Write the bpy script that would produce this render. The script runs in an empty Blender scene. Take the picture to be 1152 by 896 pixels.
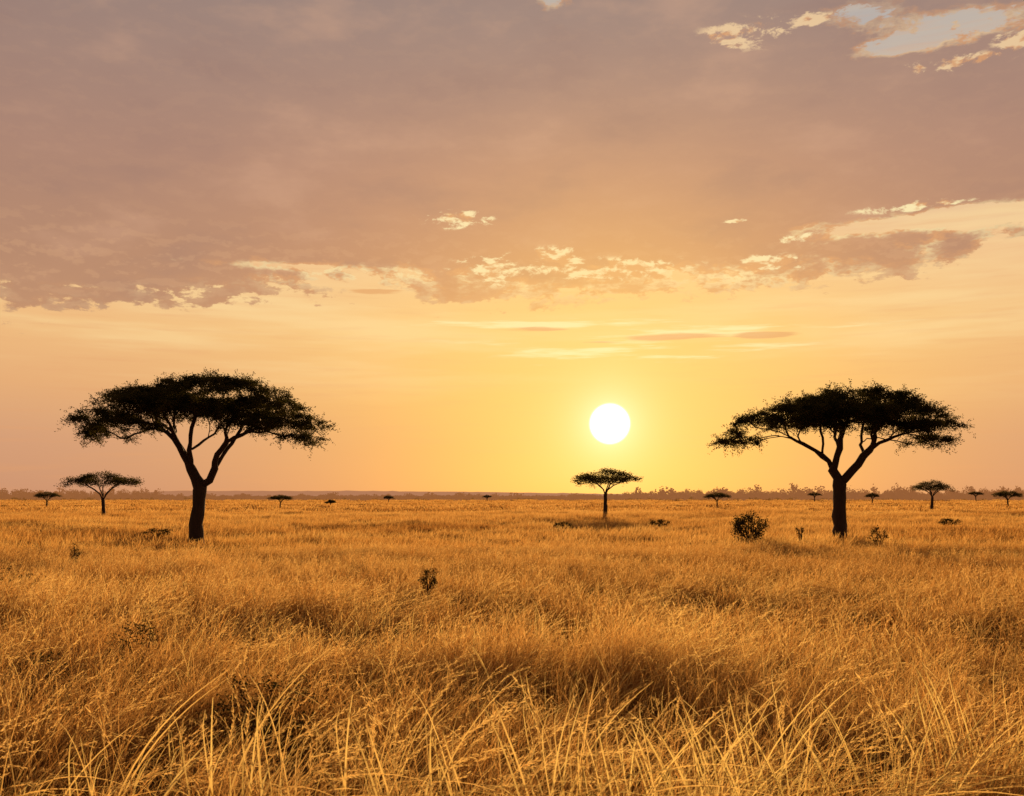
import bpy, math, random
import numpy as np
from mathutils import Vector

F = 1120.0; HY = 558.0; CAMH = 2.9
scene = bpy.context.scene
def link(o): scene.collection.objects.link(o); return o
def lin(c):
    return tuple(((v/255)/12.92 if v/255 <= 0.04045 else ((v/255+0.055)/1.055)**2.4) for v in c)+(1.0,)

# ---------------------------------------------------------------- node helper
class NT:
    def __init__(s, nt): s.nt = nt; s.n = nt.nodes; s.l = nt.links
    def new(s, t, **kw):
        n = s.n.new(t)
        for k, v in kw.items(): setattr(n, k, v)
        return n
    def put(s, sock, v):
        if isinstance(v, bpy.types.NodeSocket): s.l.new(v, sock)
        else: sock.default_value = v
    def M(s, op, a, b=None, c=None, clamp=False):
        n = s.new('ShaderNodeMath', operation=op, use_clamp=clamp)
        s.put(n.inputs[0], a)
        if b is not None: s.put(n.inputs[1], b)
        if c is not None: s.put(n.inputs[2], c)
        return n.outputs[0]
    def add(s, *a):
        r = a[0]
        for x in a[1:]: r = s.M('ADD', r, x)
        return r
    def mul(s, *a):
        r = a[0]
        for x in a[1:]: r = s.M('MULTIPLY', r, x)
        return r
    def mx(s, *a):
        r = a[0]
        for x in a[1:]: r = s.M('MAXIMUM', r, x)
        return r
    def sub(s, a, b): return s.M('SUBTRACT', a, b)
    def sm(s, x, a, b, lo=0.0, hi=1.0):
        n = s.new('ShaderNodeMapRange', interpolation_type='SMOOTHSTEP')
        s.put(n.inputs['Value'], x)
        n.inputs['From Min'].default_value = a; n.inputs['From Max'].default_value = b
        n.inputs['To Min'].default_value = lo; n.inputs['To Max'].default_value = hi
        return n.outputs['Result']
    def ramp(s, x, pts, a, b, interp='EASE'):
        mr = s.new('ShaderNodeMapRange'); s.put(mr.inputs['Value'], x)
        mr.inputs['From Min'].default_value = a; mr.inputs['From Max'].default_value = b
        r = s.new('ShaderNodeValToRGB'); cr = r.color_ramp; cr.interpolation = interp
        for i, (p, c) in enumerate(pts):
            p = (p-a)/(b-a)
            if i < 2: e = cr.elements[i]; e.position = p
            else: e = cr.elements.new(p)
            e.color = c if len(c) == 4 else c+(1,)
        s.l.new(mr.outputs[0], r.inputs[0])
        return r.outputs[0]
    def mix(s, f, a, b, mode='MIX'):
        n = s.new('ShaderNodeMix', data_type='RGBA', blend_type=mode)
        s.put(n.inputs[0], f); s.put(n.inputs[6], a); s.put(n.inputs[7], b)
        return n.outputs[2]
    def vma(s, v, a, b):
        n = s.new('ShaderNodeVectorMath', operation='MULTIPLY_ADD')
        s.l.new(v, n.inputs[0]); n.inputs[1].default_value = a; n.inputs[2].default_value = b
        return n.outputs[0]
    def noise(s, v, scale=1.0, detail=6, rough=0.55, dist=0.0):
        n = s.new('ShaderNodeTexNoise')
        s.l.new(v, n.inputs['Vector'])
        n.inputs['Scale'].default_value = scale; n.inputs['Detail'].default_value = detail
        n.inputs['Roughness'].default_value = rough; n.inputs['Distortion'].default_value = dist
        return n.outputs[0]

def ang(x, y):
    dx = (x-576)/F; dz = (HY-y)/F
    return math.degrees(math.atan(dx)), math.degrees(math.atan(dz/math.sqrt(1+dx*dx)))
SAZ, SEL = ang(686, 477)

# ---------------------------------------------------------------- world
world = bpy.data.worlds.new("World"); scene.world = world; world.use_nodes = True
nt = world.node_tree; nt.nodes.clear(); w = NT(nt)
try: world.cycles.sampling_method = 'NONE'
except Exception as e: print(e)
tc = w.new('ShaderNodeTexCoord'); sep = w.new('ShaderNodeSeparateXYZ')
nt.links.new(tc.outputs['Generated'], sep.inputs[0])
X, Y, Z = sep.outputs
az = w.mul(w.M('ARCTAN2', X, Y), 57.29578)
el = w.mul(w.M('ARCSINE', Z), 57.29578)
cb = w.new('ShaderNodeCombineXYZ'); nt.links.new(az, cb.inputs[0]); nt.links.new(el, cb.inputs[1]); AE = cb.outputs[0]
def dirv(a, e):
    a = math.radians(a); e = math.radians(e)
    return (math.sin(a)*math.cos(e), math.cos(a)*math.cos(e), math.sin(e))
S = dirv(SAZ, SEL)
dn = w.new('ShaderNodeVectorMath', operation='DOT_PRODUCT'); nt.links.new(tc.outputs['Generated'], dn.inputs[0]); dn.inputs[1].default_value = S
dot = dn.outputs['Value']
sd = w.mul(w.M('ARCCOSINE', w.M('MINIMUM', dot, 0.9999999)), 57.29578)
def g2(cx, cy, rx, ry):
    v = w.vma(AE, (1/rx, 1/ry, 0), (-cx/rx, -cy/ry, 0))
    d = w.new('ShaderNodeVectorMath', operation='DOT_PRODUCT'); nt.links.new(v, d.inputs[0]); nt.links.new(v, d.inputs[1])
    return w.M('POWER', 0.3678794, d.outputs['Value'])
def gp(x, y, rx, ry, amp=1.0):
    c = ang(x, y); g = g2(c[0], c[1], rx/F*57.3, ry/F*57.3)
    return w.mul(g, amp) if amp != 1.0 else g
far = w.ramp(el, [(-2, lin((192,138,110))), (0, lin((200,144,114))), (3, lin((210,153,118))), (6, lin((230,170,116))),
                  (9, lin((241,186,124))), (13, lin((240,192,140))), (18, lin((216,184,156))), (24, lin((184,174,168))), (60, lin((112,112,124)))], -2, 60, 'LINEAR')
near = w.ramp(el, [(-2, lin((234,156,82))), (0, lin((236,158,84))), (2.5, lin((243,168,80))), (5.5, lin((251,188,92))),
                   (9, lin((253,205,116))), (13, lin((253,208,140))), (18, lin((228,194,160))), (24, lin((194,182,170))), (60, lin((120,118,126)))], -2, 60, 'LINEAR')
wn = g2(SAZ, SEL, 18.0, 14.0)
clear = w.mix(wn, far, near)
v1 = w.noise(w.vma(AE, (.05, .5, 0), (0, 0, 3.1)), 1.0, 4, 0.6, 0.0)
clear = w.mix(w.mul(w.sm(v1, 0.42, 0.68), w.sm(el, 4, 9), w.sm(el, 15, 20, 0.5, 0.12)), clear, lin((255,222,158)))
st = w.noise(w.vma(AE, (.16, 2.2, 0), (0, 0, 9.1)), 1.0, 4, 0.6, 0.0)
clear = w.mix(w.mul(w.sm(st, 0.48, 0.74), 0.24), clear, lin((226,156,104)))

# big cloud sheet
n1 = w.noise(w.vma(AE, (.17, .60, 0), (0, 0, 0)), 1.0, 5, 0.62, 0.0)
n2 = w.noise(w.vma(AE, (.60, 1.25, 0), (0, 0, 4)), 1.0, 6, 0.66, 0.25)
n2b = w.noise(w.vma(AE, (.60, 1.25, 0), (0, .38, 4)), 1.0, 3, 0.62, 0.0)
def ed(x, y):
    a, e = ang(x, y); return (a, (e/30,)*3)
edge = w.mul(w.ramp(az, [(-60, (0.3,)*3), ed(0, 342), ed(230, 336), ed(300, 320), ed(420, 316), ed(520, 334), ed(700, 330), ed(880, 314), ed(1000, 302), ed(1150, 270), (60, (0.4,)*3)], -60, 60), 30.0)
hl = [gp(985, 252, 100, 11, 3.2), gp(1120, 238, 70, 12, 3.6), gp(1010, 55, 60, 9, 2.6), gp(1085, 24, 100, 18, 3.8), gp(960, 12, 60, 14, 2.6),
      gp(622, 2, 30, 15, 3.4), gp(835, 30, 50, 11, 2.0), gp(1160, 285, 40, 14, 2.2), gp(300, 298, 150, 5, 1.6), gp(60, 320, 80, 3, 1.2)]
holes = w.add(*hl)
H0 = w.M('MINIMUM', w.mul(w.sub(el, edge), 1.1), 2.9)
nn = w.add(w.mul(w.sub(n1, 0.5), 5.0), w.mul(w.sub(n2, 0.5), 6.0))
D = w.sub(w.add(H0, nn, 0.45), holes)
cov = w.sm(D, -0.05, 0.60)
cfar = w.ramp(el, [(9, lin((192,140,104))), (13, lin((181,134,106))), (18, lin((172,131,112))), (26, lin((154,129,120))), (70, lin((104,96,100)))], 9, 70, 'LINEAR')
cnear = w.ramp(el, [(9, lin((220,154,96))), (13, lin((214,150,100))), (18, lin((207,151,114))), (26, lin((177,144,126))), (70, lin((110,100,102)))], 9, 70, 'LINEAR')
wc = g2(SAZ-1, 9, 19.0, 16.0)
body = w.mix(wc, cfar, cnear)
n4 = w.noise(w.vma(AE, (.13, .33, 0), (0, 0, 1)), 1.0, 4, 0.55, 0.0)
body = w.mix(w.sm(n4, 0.28, 0.5, 0.24, 0.0), body, lin((146,112,104)))
body = w.mix(w.sm(n4, 0.5, 0.75, 0.0, 0.26), body, lin((228,176,140)))
relief = w.mul(w.sub(n2, n2b), 5.0)
body = w.mix(w.mul(w.sm(relief, 0.0, 0.6), w.sm(el, 12.5, 16, 0.16, 0.03)), body, lin((236,182,132)))
rimamt = w.M('MINIMUM', w.add(gp(650, 306, 180, 34, 1.0), gp(860, 296, 70, 26, 0.9), gp(1030, 262, 170, 34, 0.75), gp(840, 40, 90, 40, 0.8), gp(1080, 50, 130, 45, 0.7), gp(625, 10, 40, 25, .5), gp(360, 305, 160, 18, 0.75)), 1.0)
rim = w.mul(w.sub(1.0, w.sm(D, 0.30, 1.7)), w.mx(rimamt, 0.10))
rimcol = w.mix(w.sm(relief, -0.35, 0.35), lin((228,162,104)), w.mix(w.sm(el, 15, 22), lin((255,230,168)), lin((240,204,156))))
skyc = w.mix(cov, clear, w.mix(rim, body, rimcol))
pg = w.mx(gp(555, 304, 44, 16), gp(628, 294, 46, 14), gp(705, 304, 76, 12), gp(862, 298, 38, 10), gp(512, 246, 38, 10, 1.1), gp(1030, 232, 60, 5, .8),
          gp(840, 38, 50, 14, .85), gp(1070, 72, 55, 7, .8), gp(1146, 42, 22, 10), gp(915, 20, 30, 8, .85), gp(895, 268, 30, 5, .85), gp(828, 249, 14, 2.5, .8))
P = w.sub(w.add(pg, w.mul(w.sub(n2, 0.5), 4.0)), 0.44)
pc = w.mul(w.sm(P, 0.0, 0.42), w.sm(pg, 0.12, 0.4))
pcol = w.mix(w.sm(w.add(relief, w.mul(P, -0.35)), -0.55, 0.15), lin((222,158,104)), w.mix(w.sm(el, 15, 22), lin((255,235,178)), lin((246,210,160))))
skyc = w.mix(w.mul(pc, w.sm(el, 15, 22, 0.94, 0.8)), skyc, pcol)
# aureole
halo2 = w.M('POWER', 0.3678794, w.mul(w.mul(sd, sd), 0.010))
skyc = w.mix(w.mul(halo2, 0.55), skyc, lin((255,192,84)))
halo = w.M('POWER', 0.3678794, w.mul(sd, 0.28))
skyc = w.mix(w.M('MINIMUM', w.mul(halo, 0.88), 1.0), skyc, lin((255,214,110)))
# thin streaks above the sun
sg2 = w.mx(gp(690, 396, 200, 16, .9), gp(600, 366, 150, 7, 0.95), gp(810, 372, 170, 8, .95), gp(560, 412, 110, 6, .7))
sk2 = w.mul(w.sm(w.add(sg2, w.mul(w.sub(v1, 0.5), 1.6), w.mul(w.sub(st, .5), 3.2)), 0.50, 1.15), w.sm(sg2, 0.05, 0.35))
skyc = w.mix(w.mul(sk2, 0.75), skyc, lin((255,236,170)))
sg = w.mx(gp(760, 379, 66, 5), gp(868, 376, 48, 5), gp(600, 371, 60, 3, .9), gp(425, 329, 36, 4, .9), gp(660, 386, 50, 2.5, .8))
sk = w.mul(w.sm(w.add(sg, w.mul(w.sub(st, 0.5), 2.4)), 0.45, 0.85), w.sm(sg, 0.05, 0.35))
skyc = w.mix(w.mul(sk, 0.8), skyc, lin((228,164,100)))
halo3 = w.M('POWER', 0.3678794, w.mul(sd, 0.90))
skyc = w.mix(w.M('MINIMUM', w.mul(halo3, 2.3), 1.0), skyc, lin((255,238,168)))
disc = w.sm(sd, 0.94, 1.24, 1.0, 0.0)
skyc = w.mix(disc, skyc, (3.0, 2.8, 2.4, 1))
dim = w.sm(dot, -0.7, 0.75, 0.32, 1.0)
dimn = w.new('ShaderNodeVectorMath', operation='SCALE'); nt.links.new(skyc, dimn.inputs[0]); w.put(dimn.inputs['Scale'], dim)
LEL = 6.5
sky = w.new('ShaderNodeTexSky', sky_type='NISHITA', sun_disc=False)
sky.sun_elevation = math.radians(LEL); sky.sun_rotation = math.radians(SAZ)
bg1 = w.new('ShaderNodeBackground'); bg2 = w.new('ShaderNodeBackground')
nt.links.new(dimn.outputs[0], bg1.inputs[0]); bg1.inputs[1].default_value = 0.95
nt.links.new(sky.outputs[0], bg2.inputs[0]); bg2.inputs[1].default_value = 0.006
ad = w.new('ShaderNodeAddShader'); out = w.new('ShaderNodeOutputWorld')
nt.links.new(bg1.outputs[0], ad.inputs[0]); nt.links.new(bg2.outputs[0], ad.inputs[1]); nt.links.new(ad.outputs[0], out.inputs[0])

# sun lamp
sl = bpy.data.lights.new('sun', 'SUN'); sl.energy = 5.0; sl.angle = math.radians(0.6); sl.color = (1.0, 0.62, 0.27)
so = link(bpy.data.objects.new('sun', sl)); so.location = (20, -10, 40)
so.rotation_euler = (-Vector(dirv(SAZ, LEL))).to_track_quat('-Z', 'Y').to_euler()

# camera
cam = bpy.data.cameras.new('camera'); co = link(bpy.data.objects.new('camera', cam))
cam.sensor_width = 36; cam.lens = F/1152*36; cam.shift_y = (HY-448)/1152
cam.clip_start = 0.1; cam.clip_end = 30000
cam.dof.use_dof = True; cam.dof.focus_distance = 50.0; cam.dof.aperture_fstop = 5.0
co.location = (0, 0, CAMH); co.rotation_euler = (math.radians(90), 0, 0)
scene.camera = co
scene.view_settings.view_transform = 'Standard'; scene.view_settings.look = 'None'; scene.view_settings.exposure = 0

# ---------------------------------------------------------------- materials
def mat(name):
    m = bpy.data.materials.new(name); m.use_nodes = True; m.node_tree.nodes.clear()
    t = NT(m.node_tree); return m, t
def finish(t, sh):
    o = t.new('ShaderNodeOutputMaterial'); t.l.new(sh, o.inputs[0])

def leafish(name, c1, c2, trans=0.3, scale=1.5, air=None):
    m, t = mat(name); g = t.new('ShaderNodeNewGeometry')
    n = t.noise(g.outputs['Position'], scale, 1)
    c = t.mix(t.sm(n, 0.35, 0.65), c1, c2)
    d = t.new('ShaderNodeBsdfDiffuse'); tr = t.new('ShaderNodeBsdfTranslucent')
    t.l.new(c, d.inputs[0]); t.l.new(c, tr.inputs[0])
    mx = t.new('ShaderNodeMixShader'); mx.inputs[0].default_value = trans
    t.l.new(d.outputs[0], mx.inputs[1]); t.l.new(tr.outputs[0], mx.inputs[2]); o = mx.outputs[0]
    if air:   # far-air haze imitated by emission mixed into the surface
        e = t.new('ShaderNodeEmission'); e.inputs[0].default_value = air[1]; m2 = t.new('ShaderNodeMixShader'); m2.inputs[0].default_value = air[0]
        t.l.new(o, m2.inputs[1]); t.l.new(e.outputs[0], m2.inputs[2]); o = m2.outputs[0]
    finish(t, o); return m
m_leaf = leafish('acacia_foliage', (0.036, 0.036, 0.010, 1), (0.11, 0.088, 0.024, 1), 0.5)
m_shrub = leafish('shrub_foliage', (0.035, 0.030, 0.010, 1), (0.085, 0.058, 0.018, 1), 0.4, 4)
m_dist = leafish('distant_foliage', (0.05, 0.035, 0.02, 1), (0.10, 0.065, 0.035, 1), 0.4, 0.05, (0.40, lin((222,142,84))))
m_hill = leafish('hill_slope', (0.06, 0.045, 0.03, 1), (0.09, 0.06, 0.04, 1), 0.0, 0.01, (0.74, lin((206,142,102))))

m_bark, t = mat('acacia_bark')
g = t.new('ShaderNodeNewGeometry'); mp = t.vma(g.outputs['Position'], (9, 9, 1.6), (0, 0, 0))
n = t.noise(mp, 1.0, 4, 0.65)
b = t.new('ShaderNodeBsdfPrincipled'); t.l.new(t.mix(n, (0.022, 0.012, 0.007, 1), (0.10, 0.058, 0.034, 1)), b.inputs['Base Color'])
b.inputs['Roughness'].default_value = 0.9
bp = t.new('ShaderNodeBump'); bp.inputs['Strength'].default_value = 0.8; bp.inputs['Distance'].default_value = 0.05
t.l.new(n, bp.inputs['Height']); t.l.new(bp.outputs[0], b.inputs['Normal']); finish(t, b.outputs[0])

m_grass, t = mat('dry_grass')
g = t.new('ShaderNodeNewGeometry'); at = t.new('ShaderNodeAttribute', attribute_name='tint'); ah = t.new('ShaderNodeAttribute', attribute_name='along')
nl = t.noise(t.vma(g.outputs['Position'], (.05, .11, 0), (0, 0, 0)), 1.0, 3, 0.65, 0.0)
v = t.add(t.mul(at.outputs['Fac'], 0.72), t.mul(t.sub(nl, 0.5), 1.6), 0.14)
col = t.ramp(v, [(0.0, (0.32, 0.135, 0.035)), (0.3, (0.54, 0.265, 0.070)), (0.6, (0.74, 0.42, 0.125)), (0.9, (0.88, 0.58, 0.20)), (1.3, (0.94, 0.74, 0.27))], 0, 1.3, 'LINEAR')
col = t.mix(t.sm(ah.outputs['Fac'], 0.05, 0.7, 0.88, 0.0), col, (0.13, 0.050, 0.014, 1))  # shade of the hollows painted into the lower blades
col = t.mix(t.sm(ah.outputs['Fac'], 0.65, 1.0, 0.0, 0.35), col, (0.94, 0.70, 0.30, 1))  # backlit highlight painted onto the blade tips
d = t.new('ShaderNodeBsdfDiffuse'); tr = t.new('ShaderNodeBsdfTranslucent')
t.l.new(col, d.inputs[0]); t.l.new(col, tr.inputs[0])
mx = t.new('ShaderNodeMixShader'); mx.inputs[0].default_value = 0.70
t.l.new(d.outputs[0], mx.inputs[1]); t.l.new(tr.outputs[0], mx.inputs[2]); finish(t, mx.outputs[0])

m_ground, t = mat('dry_savanna_soil')
g = t.new('ShaderNodeNewGeometry')
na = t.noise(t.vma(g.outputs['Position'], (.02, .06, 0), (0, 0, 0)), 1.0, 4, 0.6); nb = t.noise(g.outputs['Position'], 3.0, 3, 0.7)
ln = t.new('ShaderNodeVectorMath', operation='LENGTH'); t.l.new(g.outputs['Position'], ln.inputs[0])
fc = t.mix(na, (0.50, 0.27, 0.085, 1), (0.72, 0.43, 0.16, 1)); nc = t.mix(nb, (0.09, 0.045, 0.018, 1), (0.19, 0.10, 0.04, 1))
b = t.new('ShaderNodeBsdfDiffuse'); t.l.new(t.mix(t.sm(ln.outputs['Value'], 40, 250), nc, fc), b.inputs[0]); finish(t, b.outputs[0])  # far ground takes golden grass colour, lightened to imitate warm distant glow

# ---------------------------------------------------------------- mesh helper
def mk(name, V, Fq, mats, mi=None, smooth=False, attrs=None):
    V = np.asarray(V, dtype=np.float32); Fq = np.asarray(Fq, dtype=np.int32)
    me = bpy.data.meshes.new(name); me.vertices.add(len(V)); me.vertices.foreach_set('co', V.ravel())
    nf = len(Fq)
    if nf:
        me.loops.add(nf*4); me.loops.foreach_set('vertex_index', Fq.ravel())
        me.polygons.add(nf); me.polygons.foreach_set('loop_start', np.arange(nf, dtype=np.int32)*4)
    for m in mats: me.materials.append(m)
    if mi is not None: me.polygons.foreach_set('material_index', np.asarray(mi, dtype=np.int32))
    if attrs:
        for k, a in attrs.items():
            at = me.attributes.new(k, 'FLOAT', 'POINT'); at.data.foreach_set('value', np.asarray(a, dtype=np.float32))
    me.update(calc_edges=True)
    if smooth and nf: me.polygons.foreach_set('use_smooth', np.ones(nf, dtype=bool))
    me.validate()
    return bpy.data.objects.new(name, me)

def gh(x, y):
    x = np.asarray(x, float); y = np.asarray(y, float)
    r = np.sqrt(x*x+y*y)
    h = 0.10*np.sin(x*0.21+1.0)*np.cos(y*0.17+0.4)+0.12*np.sin(x*0.045-y*0.06+2)+0.05*np.sin(x*0.6+y*0.45)
    return h*np.clip(1-(r-200)/800, 0, 1)

# ground sheet
rs = np.concatenate([[0.0], np.geomspace(0.8, 14000, 150)]); NA = 160
ths = np.linspace(0, 2*np.pi, NA, endpoint=False)
R, T = np.meshgrid(rs, ths, indexing='ij'); gx = R*np.cos(T); gy = R*np.sin(T)
GV = np.stack([gx, gy, gh(gx, gy)], -1).reshape(-1, 3)
i, j = np.meshgrid(np.arange(len(rs)-1), np.arange(NA), indexing='ij'); j2 = (j+1) % NA
GF = np.stack([i*NA+j, (i+1)*NA+j, (i+1)*NA+j2, i*NA+j2], -1).reshape(-1, 4)[NA:]
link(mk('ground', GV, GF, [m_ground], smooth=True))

# ---------------------------------------------------------------- leaves / tubes
def leaves(C, L, W, rng, flat=0.6):
    n = len(C); d = rng.normal(size=(n, 3)); d[:, 2] *= flat; d /= np.linalg.norm(d, axis=1)[:, None]
    q = rng.normal(size=(n, 3)); q -= (q*d).sum(1)[:, None]*d; q /= np.linalg.norm(q, axis=1)[:, None]
    l = (L*rng.uniform(.6, 1.3, n))[:, None]; ww = (W*rng.uniform(.7, 1.2, n))[:, None]
    V = np.stack([C-d*l*.5, C+q*ww*.5, C+d*l*.5, C-q*ww*.5], 1).reshape(-1, 3)
    return V, np.arange(n*4).reshape(-1, 4)

class Tree:
    def __init__(s, seed): s.rng = np.random.default_rng(seed); s.P = []; s.par = []; s.pl = []; s.tip = []
    def node(s, p, par):
        p = np.asarray(p, float); s.P.append(p); s.par.append(par)
        s.pl.append(0 if par < 0 else s.pl[par]+np.linalg.norm(p-s.P[par])); return len(s.P)-1
    def poly(s, pts, par, step=0.4, jit=0.04):
        cur = par; pts = [np.asarray(p, float) for p in pts]
        if par >= 0: pts = [s.P[par]]+pts
        else: cur = s.node(pts[0], -1)
        n = len(pts); ids = []
        for k in range(n-1):
            p0 = pts[max(k-1, 0)]; p1 = pts[k]; p2 = pts[k+1]; p3 = pts[min(k+2, n-1)]
            m = max(1, int(np.linalg.norm(p2-p1)/step))
            for q in range(1, m+1):
                u = q/m
                p = 0.5*((2*p1)+(-p0+p2)*u+(2*p0-5*p1+4*p2-p3)*u*u+(-p0+3*p1-3*p2+p3)*u**3)
                cur = s.node(p+s.rng.normal(size=3)*jit, cur)
            ids.append(cur)
        return ids
    def target(s, t, minz, step=0.35, jit=0.05, k=0.45):
        A = np.array(s.P); pl = np.array(s.pl)
        c = np.linalg.norm(A-t, axis=1)+k*pl+np.where(A[:, 2] > t[2]+0.15, 3, 0)+np.where(A[:, 2] < minz, 50, 0)
        i = int(np.argmin(c)); a = A[i]; d = t-a
        L = np.linalg.norm(d)
        pi = s.par[i]; tan = (a-s.P[pi]); tan = tan/(np.linalg.norm(tan)+1e-6)
        c1 = a+tan*L*0.35+np.array([0, 0, 0.05*L]); cur = i
        m = max(2, int(L/step))
        for q in range(1, m+1):
            u = q/m; p = (1-u)**2*a+2*u*(1-u)*c1+u*u*t
            cur = s.node(p+s.rng.normal(size=3)*jit*(q < m), cur)
        s.tip.append(cur)
    def radii(s, rtip, rtrunk, ex=2.2):
        n = len(s.P); acc = np.zeros(n); has = np.zeros(n, bool)
        for i in range(n-1, -1, -1):
            if not has[i]: acc[i] = rtip**ex
            if s.par[i] >= 0: acc[s.par[i]] += acc[i]; has[s.par[i]] = True
        r = acc**(1/ex); 
        f = math.log(rtrunk/rtip)/math.log(max(r[0]/rtip, 1.01))
        return rtip*(r/rtip)**f
    def tubes(s, r, sides=7, flare=0.5, flh=0.8):
        n = len(s.P); ch = [[] for _ in range(n)]
        for i in range(n):
            if s.par[i] >= 0: ch[s.par[i]].append(i)
        V = []; Fc = []; nv = 0
        starts = [(-1, 0)]; z0 = s.P[0][2]
        while starts:
            pa, c = starts.pop(); chain = [c] if pa < 0 else [pa, c]; cr = [r[c]] if pa < 0 else [r[c]*1.05, r[c]]
            while ch[c]:
                o = sorted(ch[c], key=lambda k: -r[k])
                for x in o[1:]: starts.append((c, x))
                c = o[0]; chain.append(c); cr.append(r[c])
            if len(chain) < 2: continue
            P = np.array([s.P[k] for k in chain]); cr = np.array(cr)
            T = np.gradient(P, axis=0); T /= np.linalg.norm(T, axis=1)[:, None]+1e-9
            ref = np.array([0.31, 0.95, 0.05]); U = np.cross(T, ref); U /= np.linalg.norm(U, axis=1)[:, None]+1e-9
            W = np.cross(T, U)
            if pa < 0:
                h = P[:, 2]-z0; cr = cr*(1+flare*np.exp(-h/flh))
            sd = max(4, sides if cr[0] > 0.06 else 4)
            a = np.linspace(0, 2*np.pi, sd, endpoint=False)
            wob = 1+0.07*s.rng.normal(size=(len(P), sd))
            ring = P[:, None]+(U[:, None]*np.cos(a)[None, :, None]+W[:, None]*np.sin(a)[None, :, None])*(cr[:, None]*wob)[:, :, None]
            V.append(ring.reshape(-1, 3)); m = len(P)
            i, j = np.meshgrid(np.arange(m-1), np.arange(sd), indexing='ij'); j2 = (j+1) % sd
            Fc.append(nv+np.stack([i*sd+j, i*sd+j2, (i+1)*sd+j2, (i+1)*sd+j], -1).reshape(-1, 4)); nv += m*sd
        return np.concatenate(V), np.concatenate(Fc)

def build_tree(name, base, tr, r, C, L, W, leafmat=m_leaf, barkmat=m_bark, sides=9, flat=0.6, flare=0.45):
    V1, F1 = tr.tubes(r, sides, flare); V2, F2 = leaves(C, L, W, tr.rng, flat)
    o = mk(name, np.concatenate([V1, V2]), np.concatenate([F1, F2+len(V1)]), [barkmat, leafmat],
           np.concatenate([np.zeros(len(F1)), np.ones(len(F2))]))
    o.location = base; link(o); return o

def pad_targets(rng, pads, dens):
    out = []
    for (cx, cy, cz, rx, ry, dome) in pads:
        n = max(6, int(dens*rx*ry*3.14))
        for _ in range(n):
            a = rng.uniform(0, 2*np.pi); rr = math.sqrt(rng.uniform(0, 1))
            rr *= 1+0.10*math.sin(3*a+cx)+0.06*math.sin(7*a+cz)
            out.append((cx+rx*rr*math.cos(a), cy+ry*rr*math.sin(a), cz+dome*(1-rr*rr)-0.1+rng.normal()*0.10))
    return np.array(out)

def big_acacia(name, px0, dist, limbs, pads, seed, trunk_r, fork):
    s = dist/F
    def q(x, y, dy=0.0): return np.array([(x-px0)*s, dy, CAMH+(HY-y)*s])
    X0 = (px0-576)*s; gz = float(gh(X0, dist))
    tr = Tree(seed)
    tr.poly([np.array([-0.03, 0, -0.3])]+[q(*p) for p in fork], -1, 0.35, 0.012)
    ft = len(tr.P)-1
    done = {'f': ft}
    for key, par, pts in limbs:
        ids = tr.poly([q(*p) for p in pts], done[par], 0.4, 0.035)
        for k, i in enumerate(ids): done[key+str(k)] = i
    minz = tr.P[ft][2]+0.8
    pd = [(q(x, y)[0], dy, q(x, y)[2], rx*s, ry*s, dm*s) for (x, y, dy, rx, ry, dm) in pads]
    T = pad_targets(tr.rng, pd, 2.2)
    T = T[np.argsort(np.linalg.norm(T-np.array([0, 0, 5.0]), axis=1))]
    for tt in T: tr.target(tt-np.array([0, 0, 0.12]), minz)
    r = tr.radii(0.011, trunk_r, 2.2)
    rng = tr.rng; C = []
    nodes = np.array(tr.P); tips = nodes[tr.tip]
    for tt, tp in zip(T, tips):
        for _ in range(int(rng.uniform(15, 25))):
            dr = rng.normal(size=3)*np.array([1, 1, .42]); dr[2] += .04; dr /= np.linalg.norm(dr)
            Lt = rng.uniform(.25, .85); m = int(Lt*30)
            u = np.linspace(.12, 1, m)[:, None]; sag = np.zeros((m, 3)); sag[:, 2] = -0.16*(u[:, 0]**2)*Lt
            C.append(tp+dr*u*Lt+sag+rng.normal(size=(m, 3))*0.05)
    for i in rng.choice(len(T), len(T)//3):
        a = rng.uniform(0, 2*np.pi); dr = np.array([math.cos(a), math.sin(a), -rng.uniform(.2, .9)]); dr /= np.linalg.norm(dr)
        Lt = rng.uniform(.5, 1.2); m = int(Lt*24); u = np.linspace(0, 1, m)[:, None]
        C.append(tips[i]+dr*u*Lt+rng.normal(size=(m, 3))*0.045)
    C = np.concatenate(C); print(name, 'leaves', len(C))
    build_tree(name, (X0, dist, gz), tr, r, C, 0.115, 0.050)

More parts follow.
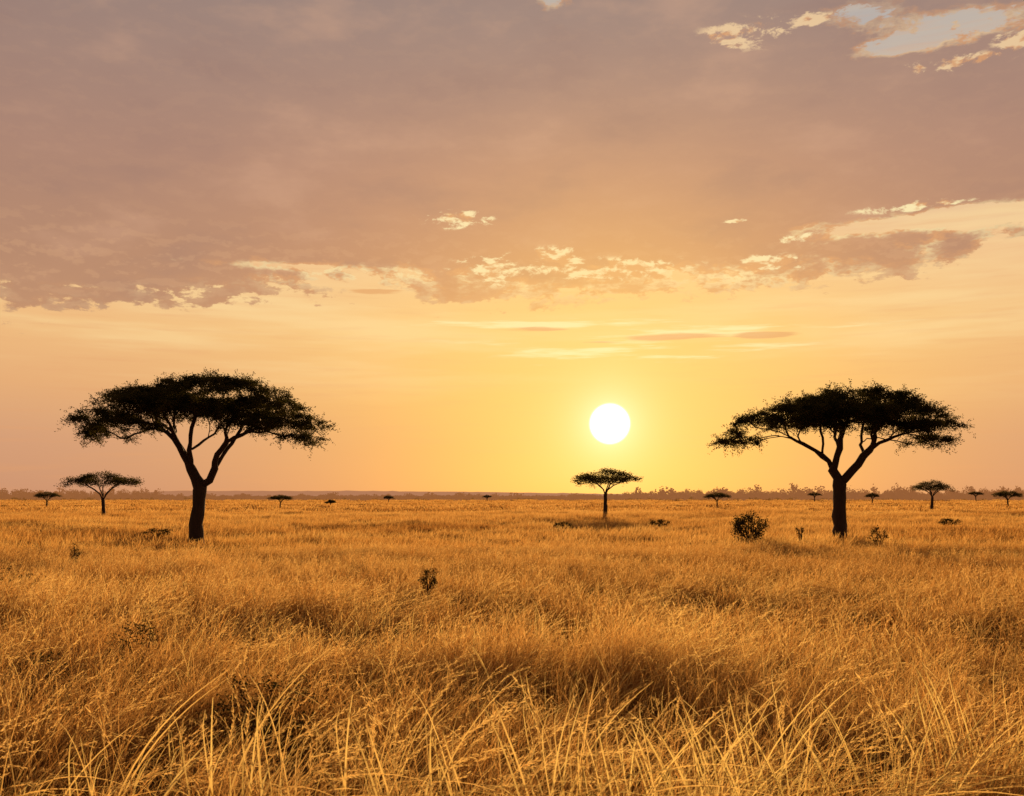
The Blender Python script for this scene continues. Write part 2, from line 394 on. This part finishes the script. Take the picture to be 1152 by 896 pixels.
big_acacia('acacia_tree', 222, 55.0,
  [('l', 'f', [(214, 527, 0.1), (205, 512, 0.3), (192, 492, 0.5), (170, 478, 0.6), (140, 470, 0.4)]),
   ('m', 'l1', [(200, 488, -0.8), (193, 465, -1.6), (178, 452, -2.2)]),
   ('r', 'f', [(236, 540, -0.2), (243, 527, -0.3), (248, 512, -0.6), (268, 494, -0.8), (295, 483, -0.6), (325, 478, -0.3)]),
   ('s', 'r1', [(250, 505, 0.8), (262, 482, 1.6), (270, 460, 2.2)]),
   ('c', 'l0', [(216, 507, -0.4), (222, 482, -0.9), (232, 458, -1.3)]),
   ('b', 'c0', [(228, 490, 1.2), (238, 470, 2.6), (235, 452, 3.8)]),
   ('e', 'l2', [(186, 478, 1.6), (172, 462, 2.8)])],
  [(236, 441, 0, 86, 70, 19), (165, 451, 0, 60, 60, 16), (118, 471, 0.2, 44, 40, 14), (104, 485, 1.2, 28, 30, 8), (298, 458, 0, 48, 60, 15), (326, 476, 0, 40, 45, 13), (336, 492, 0.6, 28, 24, 8),
   (215, 462, 0, 74, 84, 11), (235, 452, 3.4, 62, 34, 10), (205, 457, -3.4, 66, 34, 9), (300, 476, -1.5, 42, 30, 9), (155, 478, -1.8, 42, 30, 8)],
  11, 0.36, [(221, 590), (223, 570), (225, 552), (226, 547)])
big_acacia('acacia_tree', 945, 54.0,
  [('l', 'f', [(938, 528, 0.1), (928, 514, 0.3), (908, 500, 0.5), (882, 487, 0.6), (852, 482, 0.4)]),
   ('m', 'l1', [(920, 494, -0.9), (908, 476, -1.7), (900, 462, -2.2)]),
   ('r', 'f', [(957, 530, -0.2), (968, 515, -0.4), (984, 501, -0.8), (1008, 490, -0.7), (1040, 484, -0.3)]),
   ('s', 'r1', [(974, 496, 0.9), (984, 476, 1.7), (990, 462, 2.4)]),
   ('c', 'l0', [(941, 506, -0.4), (943, 484, -0.9), (950, 464, -1.3)]),
   ('b', 'c0', [(948, 490, 1.2), (956, 472, 2.6), (952, 456, 3.8)]),
   ('e', 'l2', [(900, 486, 1.6), (888, 472, 2.8)])],
  [(965, 453, 0, 76, 66, 17), (915, 461, 0, 54, 60, 14), (860, 477, 0.2, 42, 40, 14), (845, 493, 1, 30, 30, 8), (1014, 463, 0, 44, 60, 13), (1042, 480, 0, 40, 42, 14), (1050, 494, 0.6, 30, 25, 8),
   (950, 470, 0, 68, 78, 11), (965, 460, 3.2, 55, 34, 9), (935, 464, -3.2, 60, 34, 8), (1000, 480, -1.5, 40, 30, 8), (898, 480, -1.8, 40, 30, 8)],
  29, 0.36, [(945, 592), (944, 572), (944, 552), (944, 546)])

def small_acacia(px, ytop, wpx, dist, seed, name='acacia_tree', lm=m_leaf):
    s = dist/F; H = CAMH+(HY-ytop)*s; Wd = wpx*s
    X0 = (px-576)*s; gz = float(gh(X0, dist))
    tr = Tree(seed); rng = tr.rng
    fz = H*rng.uniform(0.42, 0.5); ln = rng.uniform(-.04, .04)*H
    tr.poly([(0, 0, -0.2), (ln*.4, 0, fz*.5), (ln, 0, fz)], -1, 0.35, 0.01)
    ft = len(tr.P)-1; k = 5
    for q in range(k):
        a = 2*np.pi*q/k+rng.uniform(-.3, .3); R = Wd*0.5*rng.uniform(.38, .55)
        tr.poly([(ln+R*.3*math.cos(a), R*.3*math.sin(a), fz+(H-fz)*.30), (ln+R*math.cos(a), R*math.sin(a), H*rng.uniform(.76, .82))], ft, 0.35, 0.03)
    th = 0.085*H
    pads = [(ln, 0, H-2.0*th, Wd*.36, Wd*.36, th*1.9)]
    for q in range(6):
        a = 2*np.pi*q/6+rng.uniform(-.4, .4); pads.append((ln+Wd*.31*math.cos(a), Wd*.31*math.sin(a), H-th*rng.uniform(2.3, 3.1), Wd*.19, Wd*.19, th*1.2))
    T = pad_targets(rng, pads, 110/(Wd*Wd)*1.0)
    T = T[np.argsort(np.linalg.norm(T-np.array([0, 0, fz]), axis=1))]
    for tt in T: tr.target(tt-np.array([0, 0, .1]), fz+.3)
    r = tr.radii(0.012*max(1, dist/120), 0.034*H*1.1)
    sc = Wd/9.0; C = []
    for tt in T:
        n = int(rng.uniform(40, 90)); C.append(tt+rng.normal(size=(n, 3))*np.array([.36*sc, .36*sc, .17*sc]))
    build_tree(name, (X0, dist, gz), tr, r, np.concatenate(C), 0.20*max(sc, .6), 0.10*max(sc, .6), lm, m_bark, 6)
small_acacia(117, 531, 82, 122, 3)
small_acacia(681, 529.5, 80, 122, 4)
small_acacia(1048, 542.5, 48, 155, 5)
small_acacia(807, 553.5, 32, 205, 6)
small_acacia(315, 557.5, 28, 200, 7)
small_acacia(52, 553, 30, 190, 8)
small_acacia(1134, 553, 34, 190, 9)
small_acacia(981, 555, 17, 290, 12)
small_acacia(437, 557, 14, 330, 13)
small_acacia(372, 563, 13, 210, 14)
small_acacia(916, 554, 16, 380, 15)
small_acacia(548, 557, 11, 400, 16)
small_acacia(1098, 553, 18, 400, 17)

# ---------------------------------------------------------------- shrubs
shrub_xy = []
def shrub(px, dist, H, Wd, seed, dens=1.0, name='shrub', leafL=0.05, clear=0.5, vs=0.5):
    s = dist/F; X0 = (px-576)*s; gz = float(gh(X0, dist)); tr = Tree(seed); rng = tr.rng
    tr.poly([(0, 0, -0.1), (0, 0, 0.12*H)], -1, 0.1, 0.0); ft = len(tr.P)-1
    for q in range(9):
        a = rng.uniform(0, 2*np.pi); R = Wd*.5*rng.uniform(.1, .75)
        tr.poly([(R*.4*math.cos(a), R*.4*math.sin(a), H*.4), (R*math.cos(a), R*math.sin(a), H*rng.uniform(.55, .85))], ft, H/10, 0.008)
    n = int(45*dens); T = []
    for _ in range(n):
        v = rng.normal(size=3); v /= np.linalg.norm(v); u = rng.uniform(.35, 1.05)**.6
        T.append((v[0]*Wd*.5*u, v[1]*Wd*.5*u, H*(1-vs*.5)+v[2]*H*vs*.5*u))
    T = np.array(T); T = T[np.argsort(np.linalg.norm(T, axis=1))]
    for tt in T: tr.target(tt, 0.1*H, H/9, 0.008)
    r = tr.radii(0.0035*max(1, dist/18), 0.03*H)
    C = np.concatenate([tt+rng.normal(size=(int(rng.uniform(8, 26)), 3))*np.array([.06*Wd, .06*Wd, .045*H]) for tt in T])
    build_tree(name, (X0, dist, gz), tr, r, C, leafL, leafL*.5, m_shrub, m_bark, 6, 1.0, 0.2)
    shrub_xy.append((X0, dist, clear))
shrub(843, 52, 2.05, 1.85, 41, 3.0, leafL=.12, clear=.8, vs=.75)
shrub(988, 46, 1.45, 1.0, 42, .7, leafL=.07, clear=.4)
shrub(900, 50, 1.5, 0.4, 43, .3, leafL=.07, clear=.2)
shrub(482, 23.5, 1.15, 0.5, 44, .7, leafL=.05, clear=.2)
shrub(24, 25, 1.15, 1.1, 45, .7, leafL=.055, clear=.15)
shrub(150, 13.6, 1.08, 0.75, 46, .6, leafL=.045, clear=.25)
shrub(300, 10.6, 0.92, 1.25, 47, 1.6, leafL=.045, clear=.7, vs=.85)
shrub(40, 12.2, .86, .9, 48, .7, leafL=.045, clear=.4, vs=.8)
shrub(85, 38, 1.2, .5, 49, .5, leafL=.06, clear=.2)
shrub(1068, 80, 1.15, 1.6, 50, 1.2, leafL=.12, clear=.3)
shrub(742, 82, 1.0, 1.8, 51, 1.0, leafL=.12, clear=.3)
shrub(634, 75, .98, 1.4, 52, .9, leafL=.12, clear=.3)
shrub(178, 60, .98, 1.6, 53, .9, leafL=.10, clear=.3)

# ---------------------------------------------------------------- distant treeline, hills
rng = np.random.default_rng(77); C = []
def dens_at(px):
    if px < 180: return 0.9
    if px < 640: return 0.45
    if px < 760: return 0.75
    return 1.0
for _ in range(3000):
    px = rng.uniform(-120, 1272)
    if rng.uniform() > dens_at(px): continue
    d = rng.uniform(450, 1500); s = d/F; x = (px-576)*s
    h = (1.8+6.0*rng.beta(1.3, 2.2))*(0.70 if 180 < px < 700 else 1.25); wd = rng.uniform(3, 9); n = 60
    c = rng.normal(size=(n, 3)); c /= np.linalg.norm(c, axis=1)[:, None]; c *= rng.uniform(.3, 1, n)[:, None]
    C.append(np.array([x, d, h*.66])+c*np.array([wd*.5, wd*.5, h*.34]))
    m = 8; z = rng.uniform(0, h*.5, m); C.append(np.stack([np.full(m, x)+rng.normal(size=m)*.1, np.full(m, d), z], 1))
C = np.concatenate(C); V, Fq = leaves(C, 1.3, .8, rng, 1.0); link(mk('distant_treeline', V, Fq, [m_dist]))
def hills(prof, d, name):
    xs = np.linspace(prof[0][0], prof[-1][0], 300); ys = np.interp(xs, [p[0] for p in prof], [p[1] for p in prof])
    hh = (HY-ys)*d/F+CAMH+rng.normal(size=300)*0.7*d/4000; hh = np.maximum(hh, 0.0)
    a = np.arctan((xs-576)/F); xw = d*np.tan(a); rows = []
    for k, f in enumerate([0, .55, .85, 1.0, .9, .4, 0]):
        rows.append(np.stack([xw*(1+k*.03), np.full(300, d*(1+k*.03)), hh*f-.2], 1))
    V = np.concatenate(rows); F4 = []
    for k in range(6):
        i = np.arange(299); F4.append(np.stack([k*300+i, k*300+i+1, (k+1)*300+i+1, (k+1)*300+i], 1))
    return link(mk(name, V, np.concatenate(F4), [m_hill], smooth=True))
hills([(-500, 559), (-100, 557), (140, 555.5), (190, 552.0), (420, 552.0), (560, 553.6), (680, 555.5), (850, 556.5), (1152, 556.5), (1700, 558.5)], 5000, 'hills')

# ---------------------------------------------------------------- grass
col_t = bpy.data.collections.new('grass_tufts')
def tuft(idx, seed, B, rad, L0, L1, W0, segs, head=0.3, arch=1.0, wind=0.25, nsp=14, tintb=0.0, spw=0.006):
    rng = np.random.default_rng(seed)
    a = rng.uniform(0, 2*np.pi, B); rr = rad*np.sqrt(rng.uniform(0, 1, B))
    bx = rr*np.cos(a); by = rr*np.sin(a)
    L = L0+(L1-L0)*rng.beta(1.6, 2.2, B); hd = a*0.5+rng.uniform(0, 2*np.pi, B)
    th0 = rng.uniform(0.02, 0.28, B); th1 = rng.uniform(0.25, 1.5, B)*arch
    t = np.linspace(0, 1, segs+1); P = np.zeros((B, segs+1, 3)); P[:, 0, 0] = bx; P[:, 0, 1] = by
    tint = np.clip(rng.beta(2, 2, B)+tintb, 0, 1.6)
    wx = wind*(0.6+0.8*rng.uniform(size=B))
    for k in range(1, segs+1):
        tm = (t[k]+t[k-1])/2; th = th0+th1*tm**1.8
        d = np.stack([np.sin(th)*np.cos(hd)+wx*2.0*tm**1.5, np.sin(th)*np.sin(hd), np.cos(th)], 1)
        d /= np.linalg.norm(d, axis=1)[:, None]
        P[:, k] = P[:, k-1]+d*(L/segs)[:, None]
    tw = rng.uniform(-.9, .9, B); side = np.stack([np.cos(tw), np.sin(tw), 0*tw], 1)
    wd = W0*rng.uniform(.6, 1.3, B)[:, None]*(1-0.85*t**1.6)[None]
    if arch > 1.4: # broad blades keep their width across the arc
        side = np.repeat(side[:, None], segs+1, 1); T = np.gradient(P, axis=1); T /= np.linalg.norm(T, axis=2)[:, :, None]
        side = side+np.array([0, 0, .8])*np.abs(T[:, :, :1]); side -= (side*T).sum(2)[:, :, None]*T; side /= np.linalg.norm(side, axis=2)[:, :, None]
    else: side = side[:, None]
    A = P-side*wd[:, :, None]*.5; Bv = P+side*wd[:, :, None]*.5
    V = np.stack([A, Bv], 2).reshape(-1, 3)
    b, k = np.meshgrid(np.arange(B), np.arange(segs), indexing='ij'); o = (b*(segs+1)+k)*2
    Fq = np.stack([o, o+1, o+3, o+2], -1).reshape(-1, 4)
    tn = np.repeat(tint, (segs+1)*2); al = np.tile(np.repeat(t, 2), B)*np.repeat(L/L1, (segs+1)*2)
    Hs = np.where(rng.uniform(size=B) < head)[0]
    if len(Hs) and nsp:
        n = len(Hs)*nsp; bi = np.repeat(Hs, nsp); u = np.tile(np.linspace(.76, 1.0, nsp), len(Hs))
        f = u*segs; k0 = np.clip(f.astype(int), 0, segs-1); fr = (f-k0)[:, None]
        c = P[bi, k0]*(1-fr)+P[bi, k0+1]*fr
        dr = P[bi, segs]-P[bi, segs-1]; dr /= np.linalg.norm(dr, axis=1)[:, None]
        v = dr+rng.normal(size=(n, 3))*.25; v /= np.linalg.norm(v, axis=1)[:, None]
        q = np.cross(v, rng.normal(size=(n, 3))); q /= np.linalg.norm(q, axis=1)[:, None]
        l = spw*6*rng.uniform(.6, 1.3, n)[:, None]; ww = spw*.45
        V2 = np.stack([c, c+v*l*.5+q*ww, c+v*l, c+v*l*.5-q*ww], 1).reshape(-1, 3)
        Fq = np.concatenate([Fq, len(V)+np.arange(n*4).reshape(-1, 4)]); V = np.concatenate([V, V2])
        tn = np.concatenate([tn, np.repeat(np.clip(tint[bi]+.25, 0, 1.2), 4)]); al = np.concatenate([al, np.ones(n*4)])
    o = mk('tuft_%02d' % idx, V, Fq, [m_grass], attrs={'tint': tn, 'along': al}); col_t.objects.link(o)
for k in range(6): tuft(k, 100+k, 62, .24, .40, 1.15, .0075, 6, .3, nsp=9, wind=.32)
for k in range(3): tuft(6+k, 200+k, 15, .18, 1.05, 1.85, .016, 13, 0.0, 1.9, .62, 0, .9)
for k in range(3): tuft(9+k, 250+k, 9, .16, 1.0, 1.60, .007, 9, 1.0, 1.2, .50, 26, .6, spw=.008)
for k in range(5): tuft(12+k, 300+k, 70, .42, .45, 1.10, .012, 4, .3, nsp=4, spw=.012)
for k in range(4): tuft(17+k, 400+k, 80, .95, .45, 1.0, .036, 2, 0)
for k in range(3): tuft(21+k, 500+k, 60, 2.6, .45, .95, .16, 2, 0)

rng = np.random.default_rng(5); PT = []; RO = []; SC = []; ID = []
def vnoise(x, y):
    return (np.sin(x*.9+2*np.sin(y*.35))*np.cos(y*.7+1.5*np.sin(x*.4))+.6*np.sin(x*.31-y*.23+1)+.4*np.sin(x*2.1+y*1.7))/2
def scatter(r0, r1, dens, ids, s0=.75, s1=1.2, margin=4.0, ta=.60, hn=.30):
    A = ta*(r1*r1-r0*r0)+2*margin*(r1-r0); n = int(A*dens*1.0)
    y = np.sqrt(rng.uniform(r0*r0, r1*r1, n)); x = rng.uniform(-1, 1, n)*(ta*y+margin)
    keep = np.ones(n, bool)
    for (sx, sy, cl) in shrub_xy:
        keep &= ((x-sx)**2+((y-sy+cl*.7)/1.6)**2) > cl*cl*.6
    x = x[keep]; y = y[keep]; n = len(x)
    sc = rng.uniform(s0, s1, n); hs = sc*(1+hn*vnoise(x*.55, y*.55)+.12*vnoise(x*.08, y*.08))
    PT.append(np.stack([x, y, gh(x, y)-.03], 1)); RO.append(np.stack([rng.normal(size=n)*.07, rng.normal(size=n)*.07, rng.uniform(-.7, .7, n)], 1))
    SC.append(np.stack([sc, sc, hs], 1)); ID.append(rng.choice(ids, n))
scatter(3.5, 15, 7.5, list(range(6)), margin=3)
scatter(4.5, 24, .5, [6, 7, 8], .55, .80, margin=3)
scatter(4.5, 24, 1.3, [9, 10, 11], .7, .98, margin=3)
scatter(14, 46, 3.3, list(range(12, 17)))
scatter(43, 150, .8, list(range(17, 21)))
scatter(140, 560, .07, [21, 22, 23], ta=.56)
def spot(px, d, spread, n, ids=(6, 7, 8)):
    x0 = (px-576)*d/F
    x = x0+rng.normal(size=n)*spread; yy = d+rng.normal(size=n)*spread*.4
    PT.append(np.stack([x, yy, gh(x, yy)], 1)); RO.append(np.stack([np.zeros(n), np.zeros(n), rng.uniform(-.6, .6, n)], 1))
    q = rng.uniform(.85, 1.15, n); SC.append(np.stack([q, q, q], 1)); ID.append(rng.choice(list(ids), n))
spot(760, 6.7, .40, 10); spot(940, 6.6, .45, 12); spot(1090, 7.6, .4, 9); spot(450, 6.2, .4, 6); spot(60, 6.3, .35, 6); spot(650, 6.1, .4, 5); spot(200, 6.1, .5, 4); spot(860, 6.1, .6, 8)
spot(150, 7.3, 1.0, 9, (9, 10, 11)); spot(500, 7.2, 1.2, 12, (9, 10, 11)); spot(900, 7.6, 1.2, 12, (9, 10, 11))
PT = np.concatenate(PT); RO = np.concatenate(RO); SC = np.concatenate(SC); ID = np.concatenate(ID)
go = link(mk('grass', PT, np.zeros((0, 4)), [m_grass])); me = go.data
for nm, arr in (('rot', RO), ('scl', SC)):
    a = me.attributes.new(nm, 'FLOAT_VECTOR', 'POINT'); a.data.foreach_set('vector', arr.astype(np.float32).ravel())
a = me.attributes.new('idx', 'INT', 'POINT'); a.data.foreach_set('value', ID.astype(np.int32))
a = me.attributes.new('isnear', 'BOOLEAN', 'POINT'); a.data.foreach_set('value', (ID < 17))
a = me.attributes.new('isfar', 'BOOLEAN', 'POINT'); a.data.foreach_set('value', (ID >= 17))
ng = bpy.data.node_groups.new('grass_scatter', 'GeometryNodeTree')
ng.interface.new_socket('Geometry', in_out='INPUT', socket_type='NodeSocketGeometry')
ng.interface.new_socket('Geometry', in_out='OUTPUT', socket_type='NodeSocketGeometry')
gi = ng.nodes.new('NodeGroupInput'); gout = ng.nodes.new('NodeGroupOutput')
ci = ng.nodes.new('GeometryNodeCollectionInfo')
ci.inputs['Collection'].default_value = col_t; ci.inputs['Separate Children'].default_value = True; ci.inputs['Reset Children'].default_value = True
def na(name, dt):
    n = ng.nodes.new('GeometryNodeInputNamedAttribute'); n.data_type = dt; n.inputs['Name'].default_value = name
    return n.outputs['Attribute']
er = ng.nodes.new('FunctionNodeEulerToRotation'); ng.links.new(na('rot', 'FLOAT_VECTOR'), er.inputs[0])
scl = na('scl', 'FLOAT_VECTOR'); idx = na('idx', 'INT')
jn = ng.nodes.new('GeometryNodeJoinGeometry')
for sel, real in (('isnear', True), ('isfar', False)):
    iop = ng.nodes.new('GeometryNodeInstanceOnPoints')
    ng.links.new(na(sel, 'BOOLEAN'), iop.inputs['Selection'])
    ng.links.new(er.outputs[0], iop.inputs['Rotation']); ng.links.new(scl, iop.inputs['Scale']); ng.links.new(idx, iop.inputs['Instance Index'])
    iop.inputs['Pick Instance'].default_value = True
    ng.links.new(gi.outputs[0], iop.inputs['Points']); ng.links.new(ci.outputs[0], iop.inputs['Instance'])
    o = iop.outputs[0]
    if real:
        rz = ng.nodes.new('GeometryNodeRealizeInstances'); ng.links.new(o, rz.inputs[0]); o = rz.outputs[0]
    ng.links.new(o, jn.inputs[0])
ng.links.new(jn.outputs[0], gout.inputs[0])
md = go.modifiers.new('scatter', 'NODES'); md.node_group = ng
print('instances', len(PT))
